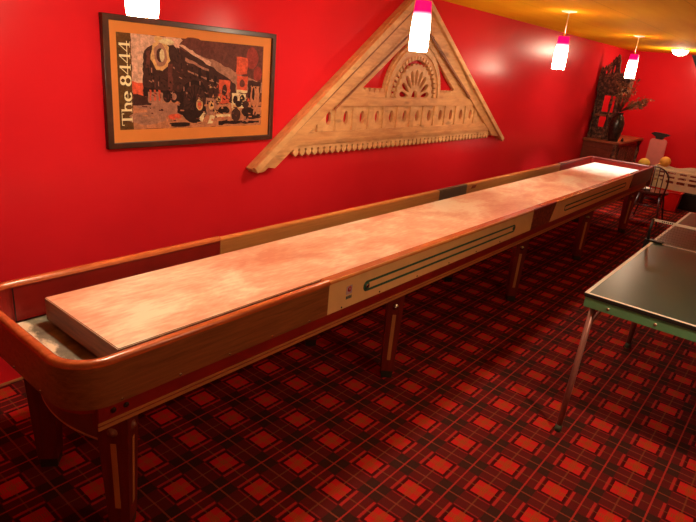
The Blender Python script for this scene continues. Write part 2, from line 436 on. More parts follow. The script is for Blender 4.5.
# rail screws along the lower edge of the near rail
for i, sx in enumerate([.80, 1.02, 1.24, 1.46, 1.68, 1.90, 2.2, 2.55, 2.9, 3.25, 3.6]):
    b = B(); lathe(b, [(0, .003), (.004, .002), (.005, 0)], (sx, Y0, .632), 10, axis='y'); obj('rail_screw', b, M['metal'] if sx < 1.8 else M['darkmetal'], T)
for (sx, sy) in ((.672, 1.548), (.6345, 1.70), (.6345, 1.90)):
    b = B(); lathe(b, [(0, .004), (.004, .003), (.006, 0)], (sx, sy, .634), 10, axis='x'); obj('rail_screw', b, M['metal'], T)
b = B(); prism(b, [(0, 0)]*0 or [(.780, Y1-.036), (.784, Y1-.036), (.784, Y1-.033), (.780, Y1-.033)], 'z', .622, .768); obj('lining_seam', b, M['black'], T)
# bowed end skirts between the end legs
for sgn, xc in ((1, .737), (-1, X1-.102)):
    b = B(); b2 = B(); N = 16; R = .62
    outer = []; inner = []
    for i in range(N+1):
        y = 1.59+(2.16-1.59)*i/N; dx = R-math.sqrt(R*R-(y-1.86)**2)
        outer.append((xc+sgn*dx, y)); inner.append((xc+sgn*(dx+.014), y))
    prism(b, outer+inner[::-1], 'z', .405, .600); sk = obj('end_skirt', b, M['skirt'], T)
    tube(b2, [(o_[0]+sgn*.005, o_[1], .404) for o_ in outer], .007, 8); obj('skirt_bead', b2, M['skirtedge'], sk)
# cross bearers beneath
for cx in (.86, 2.43, 4.15, 5.75, 7.44):
    b = B(); box(b, cx-.02, cx+.04, 1.545, 2.24, .545, .598, .003); obj('cross_bearer', b, M['legred'], T)
# square tapered legs set cornerwise
def quad(cx, cy, h, rot): return [(cx+h*math.sqrt(2)*cos(rot+PI/4+PI/2*i), cy+h*math.sqrt(2)*sin(rot+PI/4+PI/2*i)) for i in range(4)]
def taper(bm, cx, cy, h0, z0, h1, z1, rot):
    a = [bm.verts.new((*p, z0)) for p in quad(cx, cy, h0, rot)]; c = [bm.verts.new((*p, z1)) for p in quad(cx, cy, h1, rot)]
    for i in range(4): bm.faces.new((a[i], a[(i+1) % 4], c[(i+1) % 4], c[i]))
    bm.faces.new(a[::-1]); bm.faces.new(c)
for lx in (.838, 2.445, 4.17, 5.77, 7.45):
    for side in (0, 1):
        cy = 1.602 if side == 0 else 2.125; rot = math.radians(40 if side == 0 else -40)
        if side: lxx = lx-.03
        else: lxx = lx
        hb, ht = .038, .055
        if lx > 1 and side == 0: lxx += .03; cy = 1.566; hb, ht = .035, .046
        b = B(); taper(b, lxx, cy, hb, .045, ht, .536 if side == 0 else .545, rot)
        leg = obj('leg', b, M['legred'], T)
        b = B(); taper(b, lxx, cy, hb*.86, 0, hb*.95, .046, rot); obj('foot', b, M['rubber'], leg)
        faces = ((rot+PI, 1), (rot+3*PI/2, 1)) if side == 0 else ((rot+PI, 1), (rot+PI/2, 1))
        for fa, _ in faces:
            n = Vector((cos(fa), sin(fa), 0)); t = Vector((-n.y, n.x, 0)); hw_ = lambda z: hb+(ht-hb)*(z-.045)/.49
            b = B(); w_ = .010
            V = []
            for z in (.12, .41):
                c0 = Vector((lxx, cy, z))+n*(hw_(z)+.0015)
                V.append([b.verts.new(c0-t*w_), b.verts.new(c0+t*w_), b.verts.new(c0+t*w_-n*.004), b.verts.new(c0-t*w_-n*.004)])
            for i in range(4): b.faces.new((V[0][i], V[0][(i+1) % 4], V[1][(i+1) % 4], V[1][i]))
            b.faces.new(V[0][::-1]); b.faces.new(V[1]); bmesh.ops.recalc_face_normals(b, faces=b.faces[:])
            obj('leg_stripe', b, M['stripe'], leg)
            b = B(); lathe(b, [(0, .012), (.006, .011), (.010, .006), (.011, .004), (.017, .003), (.019, 0)], (0, 0, 0), 20, 0, 'x')
            bmesh.ops.rotate(b, verts=b.verts[:], matrix=Matrix.Rotation(fa-PI, 3, 'Z')); bmesh.ops.translate(b, verts=b.verts[:], vec=Vector((lxx, cy, .458))+n*hw_(.458))
            obj('washer_bolt', b, M['metal'] if lx > 1 else M['disc'], leg)

# ------------------------------------------------------------------ table tennis table
PX, PY, PZ = 2.748, .664, .762
PT = thing('table_tennis_table', 'green folding table tennis table with white border lines and a net', 'table tennis table', (PX+1.37, PY-.76, 0))
for i in (0, 1):
    x0 = PX+i*1.373; x1 = x0+1.367
    b = B(); box(b, x0, x1, PY-1.525, PY, PZ-.020, PZ-.001, .002, 1); prism(b, [(x0, PY-1.525), (x1, PY-1.525), (x1, PY), (x0, PY)], 'z', PZ-.0018, PZ, 0)
    tp = obj('table_top', b, [M['ppgreen'], M['ppdark']], PT)
    b = B(); w = .017; z0, z1 = PZ+.0001, PZ+.0008
    box(b, x0, x1, PY-w, PY, z0, z1); box(b, x0, x1, PY-1.525, PY-1.525+w, z0, z1); box(b, x0+.0, x1, PY-.7655, PY-.7595, z0, z1)
    e = x0 if i == 0 else x1-w
    box(b, e, e+w, PY-1.525+w, PY-w, z0, z1)
    e = x1-.006 if i == 0 else x0
    box(b, e, e+.006, PY-1.525+w, PY-w, z0, z1)
    obj('border_line', b, M['white'], tp)
    b = B()
    ax0, ax1, ay0, ay1, az0, az1 = x0+.006, x1-.006, PY-1.519, PY-.006, PZ-.072, PZ-.0205
    box(b, ax0, ax0+.02, ay0, ay1, az0, az1, .002); box(b, ax1-.02, ax1, ay0, ay1, az0, az1, .002)
    box(b, ax0+.02, ax1-.02, ay0, ay0+.02, az0, az1, .002); box(b, ax0+.02, ax1-.02, ay1-.02, ay1, az0, az1, .002)
    ap = obj('apron_frame', b, M['ppapron'], PT)
    for yy in (PY-.12, PY-.33, PY-.9, PY-1.3):
        b = B(); lathe(b, [(0, .005), (.006, .004), (.008, 0)], (ax0, yy, PZ-.05), 12, axis='x'); obj('screw', b, M['metal'], ap)
    for yy, s in ((PY-.045, 1), (PY-1.48, -1)):
        for (xt, xb) in ((x0+.045, x0-.035), (x1-.08, x1-.05)):
            b = B(); tube(b, [(xt, yy, PZ-.06), (xb, yy, .03)], .0145, 12); lg = obj('leg', b, M['ppleg'], PT)
            b = B(); tube(b, [(xb, yy, .035), (xb-.003, yy, 0)], .017, 12); obj('foot', b, plain('green_rubber_foot', (60, 72, 52), .6), lg)
        b = B(); box(b, x0+.028, x0+.036, yy-.006, yy+.006, PZ-.185, PZ-.17); tube(b, [(x0+.032, yy, PZ-.178), (x0+.20, yy-.02*s, PZ-.10), (x0+.22, yy-.02*s, PZ-.06)], .008, 8); obj('brace', b, M['ppleg'], PT)
# net
NX = PX+1.37
NT_ = thing('table_tennis_net', 'black net with white top tape clamped across the green table', 'net', (NX, PY-.76, PZ))
for s, yy in ((1, PY+.02), (-1, PY-1.545)):
    b = B(); box(b, NX-.022, NX+.022, min(yy, yy-s*.09), max(yy, yy-s*.09), PZ+.001, PZ+.013, .002)
    tube(b, [(NX, yy, PZ-.04), (NX, yy+s*.008, PZ+.07), (NX, yy+s*.002, PZ+.152)], .009, 10); box(b, NX-.02, NX+.02, yy, yy+s*.02 if s > 0 else yy-.0001, PZ-.05, PZ+.012, .0) if s > 0 else None
    obj('net_post', b, M['black'], NT_)
b = B(); box(b, NX-.003, NX+.003, PY-1.545, PY+.022, PZ+.138, PZ+.154, .001); tp = obj('net_tape', b, M['white'], NT_)
for (a0, a1) in ((-.03, -.10), (-.34, -.46)):
    n = 6; b = B()
    for i in range(n):
        ya = PY+a0+(a1-a0)*i/n; box(b, NX-.0038, NX-.003, ya-abs(a1-a0)/n*.6, ya, PZ+.142, PZ+.150)
    obj('tape_lettering', b, M['black'], tp)
b = B()
yv = PY
while yv > PY-1.53: box(b, NX-.0005, NX+.0005, yv-.0004, yv+.0004, PZ+.012, PZ+.140); yv -= .016
for i in range(8): box(b, NX-.0005, NX+.0005, PY-1.53, PY, PZ+.014+i*.0165, PZ+.0148+i*.0165)
obj('net_mesh', b, M['black'], NT_)

# ------------------------------------------------------------------ framed poster
yW = WY1
FP = thing('framed_poster', 'wide framed print of a steam locomotive hanging on the red wall', 'picture', (2.09, yW-.015, 1.18))
fx0, fx1, fz0, fz1 = 1.512, 2.668, 1.172, 1.832
b = B(); plate(b, [[(fx0, fz0), (fx1, fz0), (fx1, fz1), (fx0, fz1)], [(fx0+.034, fz0+.03), (fx0+.034, fz1-.028), (fx1-.03, fz1-.028), (fx1-.03, fz0+.03)]], yW-.034, yW-.002, .003); obj('frame', b, M['frame'], FP)
b = B(); box(b, fx0+.02, fx1-.02, yW-.018, yW-.004, fz0+.02, fz1-.02); obj('mat_board', b, M['mat'], FP)
px0, px1, pz0, pz1 = 1.588, 2.573, 1.268, 1.751
YI = yW-.0185
pc = [(92, 62, 30), (206, 158, 134), (98, 52, 44), (66, 38, 32), (180, 118, 84), (206, 84, 56), (222, 162, 106), (44, 25, 21), (158, 110, 90), (232, 194, 150), (138, 52, 44)]
pc = [tuple(min(255, int(v*1.1)) for v in c) for c in pc]; pm_ = []
for i, c in enumerate(pc):
    m = NT('print_ink_'+['olive', 'haze', 'smoke', 'iron', 'dust', 'red', 'brass', 'black', 'grey', 'cream', 'wine'][i]); n = m.noise(m.geo(), 45, 6, .75); cc = srgb(*c)
    pm_.append(m.fin(m.ramp(n, [(.3, tuple(v*.5 for v in cc[:3])+(1,)), (.7, tuple(min(1, v*1.4) for v in cc[:3])+(1,))]), .6, spec=.15))
b = B(); lay = [0]
U0 = px0+.078
def P2(u, v): return (U0+(px1-U0)*u, pz0+(pz1-pz0)*v)
def shape(pts, mi, raw=False):
    lay[0] += 1; y = YI-.00001*lay[0]
    if not raw and len(pts) < 16:      # slightly ragged outlines, as in a soft lithograph
        q = []
        for p0_, p1_ in zip(pts, pts[1:]+pts[:1]):
            k_ = max(1, int(math.dist(p0_, p1_)/.03))
            for j_ in range(k_):
                f_ = j_/k_; a_ = .0045 if j_ else .001
                q.append((min(1, max(0, p0_[0]+(p1_[0]-p0_[0])*f_+random.uniform(-a_, a_))), min(1, max(0, p0_[1]+(p1_[1]-p0_[1])*f_+random.uniform(-a_, a_)*2))))
        pts = q
    vs = [b.verts.new(((p if raw else P2(*p))[0], y, (p if raw else P2(*p))[1])) for p in pts]
    f = b.faces.new(vs); f.material_index = mi
def blob(u, v, ru, rv, mi, n=14, w=0):
    shape([(u+ru*cos(2*PI*i/n)*(1+random.uniform(-w, w)), v+rv*sin(2*PI*i/n)*(1+random.uniform(-w, w))) for i in range(n)], mi)
shape([(px0, pz0), (px1, pz0), (px1, pz1), (px0, pz1)], 2, True)
shape([(px0, pz0), (U0, pz0), (U0, pz1), (px0, pz1)], 0, True)
shape([(0, .4), (.5, .4), (.40, .9), (.33, 1), (0, 1)], 1)               # hazy sky at the left
shape([(.40, .93), (.60, .78), (.82, .62), (1, .55), (1, .42), (.5, .42)], 8)      # pale smoke trail
for u, v in ((.42, .92), (.55, .9), (.66, .86), (.77, .80)): blob(u, v, .10, .10, 2, 16, .08)
blob(.90, .84, .055, .13, 10, 17, .1); blob(.955, .66, .04, .09, 10, 17, .1)
shape([(0, 0), (1, 0), (1, .30), (0, .34)], 4)                           # dusty ground
for u, v, ru in ((.10, .12, .13), (.22, .22, .14), (.12, .28, .12)): blob(u, v, ru, .07, 8, 16, .1)
shape([(0, .34), (.10, .34), (.10, .48), (0, .52)], 5)
shape([(0, .26), (.12, .26), (.12, .36), (0, .38)], 3)
# locomotive: smokebox front, boiler receding to the right
shape([(.07, .36), (.36, .30), (.40, .62), (.36, .82), (.28, .92), (.13, .90), (.085, .84), (.07, .70)], 3)
shape([(.30, .90), (.42, .84), (.55, .72), (.66, .62), (.76, .52), (.78, .30), (.34, .22)], 3)
shape([(.30, .93), (.34, .93), (.56, .76), (.55, .72)], 1)
shape([(.36, .80), (.54, .68), (.54, .66), (.36, .76)], 8); shape([(.38, .66), (.66, .50), (.66, .485), (.38, .64)], 8)
for u in (.46, .52, .58, .63): shape([(u, .70-(u-.46)*.7), (u+.022, .69-(u-.46)*.7), (u+.022, .56-(u-.46)*.5), (u, .57-(u-.46)*.5)], 7)
shape([(.09, .66), (.12, .66), (.12, .84), (.10, .84)], 2); shape([(.24, .40), (.27, .40), (.27, .72), (.24, .72)], 2)
blob(.19, .80, .065, .16, 6, 22, .16); blob(.19, .80, .045, .12, 8, 18, .12); blob(.188, .80, .026, .075, 3); blob(.20, .80, .016, .07, 9)
blob(.175, .97, .03, .03, 6, 10, .2); blob(.235, .95, .05, .03, 9, 10, .2)
shape([(.07, .36), (.34, .30), (.36, .40), (.07, .46)], 7); shape([(.10, .30), (.20, .29), (.20, .40), (.10, .41)], 8)
for u in (.11, .14, .17): shape([(u, .31), (u+.012, .31), (u+.012, .43), (u, .43)], 5)
for u in (.23, .28): blob(u, .36, .03, .07, 7); blob(.28, .36, .016, .04, 8)
# driving wheel and cranks
blob(.43, .30, .115, .25, 7, 26); blob(.43, .31, .085, .19, 3, 26)
for i in range(8):
    a = PI*i/8; shape([(.43+.08*cos(a)-.004, .31+.18*sin(a)), (.43+.08*cos(a)+.004, .31+.18*sin(a)), (.43-.08*cos(a)+.004, .31-.18*sin(a)), (.43-.08*cos(a)-.004, .31-.18*sin(a))], 7)
blob(.28, .13, .05, .035, 5, 12, .1)
shape([(.30, .18), (.42, .10), (.50, .08), (.50, .16), (.40, .22), (.30, .26)], 7)
# man in cap, dark coat
blob(.465, .19, .045, .12, 7, 16, .1); blob(.468, .27, .026, .07, 6); blob(.468, .265, .015, .05, 5); shape([(.46, .10), (.50, .18), (.515, .17), (.49, .06)], 9)
shape([(.53, .04), (.57, .04), (.59, .15), (.555, .16)], 9)
# signs, crates and platform clutter at the right
for (u0, v0, u1, v1, mi) in ((.62, .28, .715, .56, 5), (.765, .64, .86, .84, 5), (.77, .42, .865, .62, 5), (.77, .41, .865, .445, 9), (.73, .22, .85, .40, 9), (.87, .34, .985, .56, 3), (.895, .10, .975, .50, 4), (.60, .11, .72, .15, 9), (.52, .14, .60, .34, 8), (.86, .08, .99, .14, 7), (.74, .04, .80, .26, 6), (.62, .02, .98, .06, 7)):
    shape([(u0, v0), (u1, v0+.01), (u1, v1), (u0, v1+.01)], mi)
for (u, v, ru, rv, mi) in ((.668, .45, .018, .07, 3), (.818, .53, .022, .05, 2), (.76, .33, .02, .05, 7), (.82, .34, .024, .05, 7), (.79, .28, .03, .04, 7), (.66, .20, .05, .05, 7), (.77, .14, .04, .09, 3), (.87, .18, .06, .06, 7), (.85, .27, .03, .05, 3), (.62, .33, .02, .04, 6), (.56, .26, .022, .05, 6), (.92, .40, .012, .08, 7), (.32, .04, .08, .03, 7)): blob(u, v, ru, rv, mi, 12, .15)
for i in range(150):                                                     # pipework, rivets and steam on the engine
    u = random.uniform(.09, .72); v = random.uniform(.30, .88-.55*max(0, u-.3)/.45)
    if abs(u-.19) < .07 and v > .62: continue
    w_, h_ = random.choice([(.02, .012), (.006, .05), (.012, .02)]); shape([(u, v), (u+w_, v-w_*.8), (u+w_, v-w_*.8+h_), (u, v+h_)], random.choice([3, 7, 2, 8, 2, 7]))
for i in range(70):
    u = random.uniform(.02, .98); v = random.uniform(.02, .30); w_ = random.uniform(.01, .04); shape([(u, v), (min(1, u+w_), v-.004), (min(1, u+w_), v+.012), (u, v+.015)], random.choice([8, 4, 2, 4, 8, 3]))
for i in range(40):
    u = random.uniform(.5, .98); v = random.uniform(.05, .5); shape([(u, v), (u+random.uniform(.008, .03), v), (u+.01, v+random.uniform(.01, .05))], random.choice([3, 7, 4, 5, 6]))
pr_ = obj('print', b, pm_, FP); pr_['label'] = 'sepia locomotive illustration with red signs'
# rotated serif lettering "The 8444" running up the left strip (drawn x right, y up, then turned)
def stroke(bm, pts, w):
    for p, q in zip(pts, pts[1:]):
        d = Vector((q[0]-p[0], q[1]-p[1])); L = d.length
        if L == 0: continue
        n = Vector((-d.y, d.x))/L; wa = w if isinstance(w, (int, float)) else w[0]*abs(n.x)+w[1]*abs(n.y)
        e = d/L*.008
        qs = [(p[0]+n.x*wa/2-e.x, p[1]+n.y*wa/2-e.y), (q[0]+n.x*wa/2+e.x, q[1]+n.y*wa/2+e.y), (q[0]-n.x*wa/2+e.x, q[1]-n.y*wa/2+e.y), (p[0]-n.x*wa/2-e.x, p[1]-n.y*wa/2-e.y)]
        bm.append(qs)
def arc(cx, cy, rx, ry, a0, a1, n=14): return [(cx+rx*cos(math.radians(a0+(a1-a0)*i/n)), cy+ry*sin(math.radians(a0+(a1-a0)*i/n))) for i in range(n+1)]
def glyph(ch):
    Q = []; w = (.15, .055)     # thick across x-facing strokes, thin on horizontal ones
    if ch == 'T': stroke(Q, [(.37, 0), (.37, 1)], .14); stroke(Q, [(.02, .97), (.72, .97)], .06); stroke(Q, [(.03, .97), (.03, .78)], .05); stroke(Q, [(.71, .97), (.71, .78)], .05); stroke(Q, [(.2, .02), (.54, .02)], .04); adv = .78
    if ch == 'h': stroke(Q, [(.14, 0), (.14, 1)], .12); stroke(Q, [(.02, .98), (.14, .98)], .04); stroke(Q, arc(.33, .42, .19, .24, 165, 0), w); stroke(Q, [(.52, .42), (.52, 0)], .12); stroke(Q, [(.01, .02), (.27, .02)], .04); stroke(Q, [(.39, .02), (.65, .02)], .04); adv = .70
    if ch == 'e': stroke(Q, arc(.27, .32, .23, .32, 5, 320, 24), w); stroke(Q, [(.06, .35), (.49, .35)], .05); adv = .58
    if ch == '8': stroke(Q, arc(.29, .75, .19, .23, 0, 360, 24), w); stroke(Q, arc(.29, .27, .24, .27, 0, 360, 24), w); adv = .64
    if ch == '4': stroke(Q, [(.42, 0), (.42, 1)], .13); stroke(Q, [(.40, .98), (.03, .30)], .05); stroke(Q, [(.0, .28), (.60, .28)], .07); stroke(Q, [(.26, .02), (.58, .02)], .04); adv = .64
    if ch == ' ': adv = .30
    return Q, adv
cur = 0; hgt = .060; letters = []
for ch in 'The 8444':
    Q, adv = glyph(ch)
    letters.append((ch, [[(cur+p[0], p[1]) for p in q] for q in Q])); cur += adv
zl0, zl1 = pz0+.022, pz0+.022+.425
sx = (zl1-zl0)/cur; inkm = plain('cream_lettering', (252, 236, 186), .5, 0, 0, .02); n_ = 0
for ch, quads in letters:
    if not quads: continue
    b = B()
    for q in quads:
        n_ += 1; b.faces.new([b.verts.new((px0+.070-p[1]*hgt, YI-.004-.000004*n_, zl0+p[0]*sx)) for p in q])
    obj('printed_letter', b, inkm, pr_)

# ------------------------------------------------------------------ carved gable ornament
G = thing('gable_ornament', 'large triangular carved wooden gable ornament with fan centre hanging on the red wall', 'wall ornament', (4.33, yW-.03, .96))
yB, yF = yW-.004, yW-.050
zc, cxn = 1.452, 4.325
lo_l = lambda x: .987+.754*(x-2.466)          # outer left line
lo_r = lambda x: 1.022-.640*(x-6.250)          # outer right line
il_l = lambda x: 1.517+.676*(x-3.574)          # inner edge of the left rafter
il_r = lambda x: 1.536-.645*(x-5.029)
# backing field: rafters, spandrels and ring, with two openings either side of the ring
R1, R2 = .345, .445
def opening(left):
    pts = []
    f = il_l if left else il_r
    if left:
        pts = [(3.60, 1.528)]
        xe = 4.16; pts.append((xe, f(xe)))
        for i in range(15):
            a = math.radians(112+(172-112)*i/14); pts.append((cxn+R2*cos(a), zc+R2*sin(a)))
        x = pts[-1][0]; k = 4; w = (x-3.62)/(2*k)
        for i in range(k): pts += [(x-w*(2*i), 1.49), (x-w*(2*i+.5), 1.525), (x-w*(2*i+1.5), 1.525), (x-w*(2*i+2), 1.49)]
        pts[-1] = (3.63, 1.51)
    else:
        pts = [(5.01, 1.54)]; xe = 4.49; pts.append((xe, f(xe)))
        for i in range(15):
            a = math.radians(68-(68-8)*i/14); pts.append((cxn+R2*cos(a), zc+R2*sin(a)))
        x = pts[-1][0]; k = 4; w = (4.98-x)/(2*k)
        for i in range(k): pts += [(x+w*(2*i), 1.49), (x+w*(2*i+.5), 1.525), (x+w*(2*i+1.5), 1.525), (x+w*(2*i+2), 1.49)]
        pts[-1] = (4.98, 1.51)
    return pts
def ellipse(cx, cz, rx, rz, n=16, rot=0):
    return [(cx+rx*cos(2*PI*i/n)*cos(rot)-rz*sin(2*PI*i/n)*sin(rot), cz+rx*cos(2*PI*i/n)*sin(rot)+rz*sin(2*PI*i/n)*cos(rot)) for i in range(n)]
archhole = [(cxn+R1*cos(PI*i/24), zc+R1*sin(PI*i/24)) for i in range(25)]
ztop = 2.24
xl = lambda z: 2.466+(z-.987)/.754
xr = lambda z: 6.250-(z-1.022)/.640
off = .05
outer = [(xl(1.44)+off, 1.44), (xr(1.44)-off, 1.44), (xr(ztop)-off+.02, ztop), (xl(ztop)+off, ztop)]
b = B(); plate(b, [outer, opening(True), archhole[::-1], opening(False)], yF+.012, yB, .002); obj('gable_board', b, M['gable'], G)
# dentils round the inside of the ring
b = B(); n = 23
for i in range(n):
    a = PI*(i+.5)/n; c_, s_ = cos(a), sin(a); r0, r1, h = R1-.030, R1+.004, .014
    prism(b, [(cxn+r0*c_-h*s_, zc+r0*s_+h*c_), (cxn+r1*c_-h*s_, zc+r1*s_+h*c_), (cxn+r1*c_+h*s_, zc+r1*s_-h*c_), (cxn+r0*c_+h*s_, zc+r0*s_-h*c_)], 'y', yF+.004, yB)
obj('dentil_ring', b, M['gable2'], G)
# raised arch moulding
b = B()
am = [(cxn+(R1+.075)*cos(PI*i/28), zc+(R1+.075)*sin(PI*i/28)) for i in range(29)]+[(cxn+(R1+.035)*cos(PI*(28-i)/28), zc+(R1+.035)*sin(PI*(28-i)/28)) for i in range(29)]
plate(b, [am], yF, yF+.014, .002); obj('arch_moulding', b, M['gable2'], G)
# fan: half disc with scalloped rim and petal cut-outs
fan = [];RF = .272; ns = 15
for i in range(ns):
    for j in range(5):
        a = PI*(i+j/5)/ns; r = RF+.016*sin(PI*j/5); fan.append((cxn+r*cos(a), zc+r*sin(a)))
fan.append((cxn-RF, zc))
holes = []
for i in range(9):
    a = math.radians(8+164*i/8); r0, r1 = .10, .235; hole = []
    for q in range(14):
        t = 2*PI*q/14; u = (r0+r1)/2+(r1-r0)/2*cos(t); w = (.012+.018*((u-r0)/(r1-r0)))*sin(t)
        hole.append((cxn+u*cos(a)-w*sin(a), zc+.004+u*sin(a)+w*cos(a)))
    if i in (0, 8): hole = [(p[0], max(p[1], zc+.008)) for p in hole]
    holes.append(hole)
holes.append([(cxn+.045*cos(PI*i/10), zc+.006+.062*sin(PI*i/10)) for i in range(11)])
b = B(); plate(b, [fan]+holes, yF+.006, yB-.01, .001); obj('fan_panel', b, M['gable2'], G)
# beams and the row of oval cut-outs
def zcut(z, dz=0): return xl(z)+.10, xr(z)-.10
b = B(); z0, z1 = 1.385, 1.455; prism(b, [(xl(z0)+.12, z0), (xr(z0)-.12, z0), (xr(z1)-.12, z1), (xl(z1)+.12, z1)], 'y', yF-.002, yB, 0, .004); obj('upper_beam', b, M['gable'], G)
z0, z1 = 1.205, 1.385
loops = [[(xl(z0)+.16, z0), (xr(z0)-.16, z0), (xr(z1)-.16, z1), (xl(z1)+.16, z1)]]
for i in range(12): loops.append(ellipse(3.226+.2*i-.0, 1.300, .030, .050))
b = B(); plate(b, loops, yF+.016, yB, .001)
for i in range(13):
    x = 3.126+.2*i
    if x > xl(1.385)+.10 and x < xr(1.385)-.05: box(b, x-.034, x+.034, yF+.004, yB-.02, 1.205, 1.385, .003)
obj('oval_panel', b, M['gable2'], G)
b = B(); z0, z1 = 1.118, 1.207; prism(b, [(xl(z0)+.10, z0), (xr(z0)-.16, z0), (xr(z1)-.16, z1), (xl(z1)+.10, z1)], 'y', yF-.004, yB, 0, .004)
prism(b, [(xl(1.145)+.1, 1.138), (xr(1.145)-.16, 1.138), (xr(1.16)-.16, 1.152), (xl(1.16)+.1, 1.152)], 'y', yF-.010, yF-.003, 0, .002); obj('lower_beam', b, M['gable'], G)
# keyhole fringe
b = B(); x = 2.895; p = .0665
while x < 5.93:
    t = [(x-p/2, 1.12), (x-p/2, 1.098), (x-.020, 1.088), (x-.030, 1.072), (x-.022, 1.056), (x, 1.040), (x+.022, 1.056), (x+.030, 1.072), (x+.020, 1.088), (x+p/2, 1.098), (x+p/2, 1.12)]
    prism(b, t, 'y', yF+.010, yB); x += p
obj('fringe_board', b, M['gable2'], G)
# bargeboards (two steps each) with the scrolled left foot
def barge(pts, ya, name='bargeboard', m='gable'):
    bm = B(); prism(bm, pts, 'y', ya, yB, 0, .003); return obj(name, bm, M[m], G)
zt = 2.262
barge([(2.466, .992), (2.495, .968), (2.556, .960), (2.590, .968), (2.618, .988), (2.650, .984), (2.680, .978), (2.830, 1.085), (4.10, 2.0), (4.34, 2.17), (4.34, zt), (xl(zt)-.01, zt)], yF-.012)
barge([(6.262, 1.012), (6.215, 1.006), (6.13, 1.05), (5.97, 1.065), (5.90, 1.105), (4.34, 2.06), (4.34, zt), (xr(zt)+.01, zt)], yF-.012)
# top mouldings along the outer edges
def along(x0_, z0_, x1_, z1_, w, ya, yb_, nm, m):
    d = Vector((x1_-x0_, z1_-z0_)).normalized(); n = Vector((d.y, -d.x))
    if n.y > 0: n = -n
    bm = B(); prism(bm, [(x0_, z0_), (x1_, z1_), (x1_+n.x*w, z1_+n.y*w), (x0_+n.x*w, z0_+n.y*w)], 'y', ya, yb_, 0, .002)
    return obj(nm, bm, M[m], G)
along(2.475, 1.000, 4.155, lo_l(4.155)-.002, .045, yF-.040, yF-.010, 'edge_moulding', 'gable2')
along(6.240, 1.030, 4.32, lo_r(4.32)-.002, .045, yF-.040, yF-.010, 'edge_moulding', 'gable2')
along(5.32, 1.475, 4.42, 2.00, .022, yF-.016, yF-.008, 'groove_shade_strip', 'gableshade')  # raised dark strips stand in for shaded slots and grooves
along(3.25, 1.375, 4.20, 2.02, .016, yF-.016, yF-.008, 'groove_shade_strip', 'gableshade')

along(2.62, 1.045, 4.16, 2.16, .010, yF-.0145, yF-.010, 'groove_shade_strip', 'gableshade')
along(6.11, 1.095, 4.36, 2.19, .010, yF-.0145, yF-.010, 'groove_shade_strip', 'gableshade')

# ------------------------------------------------------------------ lamps
M['glass'] = emit('lit_white_pink_glass', (1, .82, .55, 1), 14, (.150, .215, (1, .0, .10, 1), 1.0))
def pendant(x, y, label):
    t = thing('pendant_lamp', label, 'lamp', (x, y, 1.80), 'pendant lamps over the shuffleboard table')
    b = B(); prof = [(.053, 1.803), (.056, 1.83), (.056, 1.90), (.052, 2.00), (.047, 2.066), (.045, 2.073), (.042, 2.073), (.044, 2.062), (.049, 2.00), (.053, 1.90), (.053, 1.83), (.050, 1.803)]
    lathe(b, prof, (x, y, 0), 28, closed=True)
    sh = obj('glass_shade', b, M['glass'], t, True)
    b = B(); lathe(b, [(0, 1.86), (.022, 1.875), (.028, 1.90), (.022, 1.93), (.014, 1.96), (.014, 2.05)], (x, y, 0), 16); obj('bulb', b, emit('lit_bulb', (1, .78, .5, 1), 25) if 'bulbm' not in M else M['bulbm'], t, True)
    b = B(); tube(b, [(x, y, 2.07), (x, y, 2.265)], .0035, 8); obj('cord', b, M['white'], t)
    b = B(); lathe(b, [(.014, 2.072), (.014, 2.090), (.006, 2.10)], (x, y, 0), 14); obj('socket_cap', b, M['metal'], t)
    b = B(); lathe(b, [(0, H-.016), (.020, H-.014), (.060, H-.006), (.064, H)], (x, y, 0), 24); obj('ceiling_rose', b, M['white'], t, True)
    return t
LY = 1.94
M['bulbm'] = emit('lit_bulb', (1, .85, .60, 1), 110)
first = pendant(1.19, LY, 'pink-topped white glass pendant lamp hanging in front of the locomotive print')
lx = [(2.964, 'white glass pendant with a magenta top hanging in front of the gable ornament'), (5.235, 'glowing white glass pendant hanging over the table just right of the gable ornament'), (7.60, 'farthest pendant lamp, pink-topped white glass, hanging over the whitened end of the table')]
for x, lab in lx:
    c = copy_tree(first); c.location = (x, LY, 1.80); c['label'] = lab
def down_light(x, y, z, e, col, ang):
    ld = bpy.data.lights.new('lamp_light', 'SPOT'); ld.energy = e; ld.color = col; ld.shadow_soft_size = .04; ld.spot_size = math.radians(ang); ld.spot_blend = .7
    o = bpy.data.objects.new('lamp_light', ld); C.objects.link(o); o.location = (x, y, z); return o
def lamp_light(x, y, z, e, col, r=.04):
    ld = bpy.data.lights.new('lamp_light', 'POINT'); ld.energy = e; ld.color = col; ld.shadow_soft_size = r
    o = bpy.data.objects.new('lamp_light', ld); C.objects.link(o); o.location = (x, y, z); return o
WARM = (1, .84, .60)
for i, x in enumerate((1.19, 2.964, 5.235, 7.60)):
    lamp_light(x, LY, 1.775, [9, 9, 8, 6][i], WARM)
    down_light(x, LY, 1.79, [8, 6, 7, 48][i], WARM if i < 3 else (1, .92, .82), [130, 130, 130, 92][i])
def dome(x, y, label):
    t = thing('ceiling_light', label, 'ceiling light', (x, y, H-.1))
    b = B(); lathe(b, [(0, H-.085), (.05, H-.080), (.085, H-.060), (.105, H-.03), (.108, H-.012)], (x, y, 0), 28); obj('glass_dome', b, emit('lit_dome_glass', (1, .80, .56, 1), 16), t, True)
    b = B(); lathe(b, [(.108, H-.012), (.122, H-.012), (.124, H)], (x, y, 0), 28); obj('rim', b, M['white'], t)
    return t
dome(9.76, 1.89, 'round glowing flush ceiling light near the far red wall')
dome(2.2, -.4, 'round flush ceiling light above the open carpet, out of the picture')
lamp_light(9.76, 1.89, H-.14, 15, (1, .72, .5))
lamp_light(2.2, -.4, H-.14, 13, (1, .74, .50))
down_light(2.2, -.4, H-.14, 34, (1, .74, .50), 112)

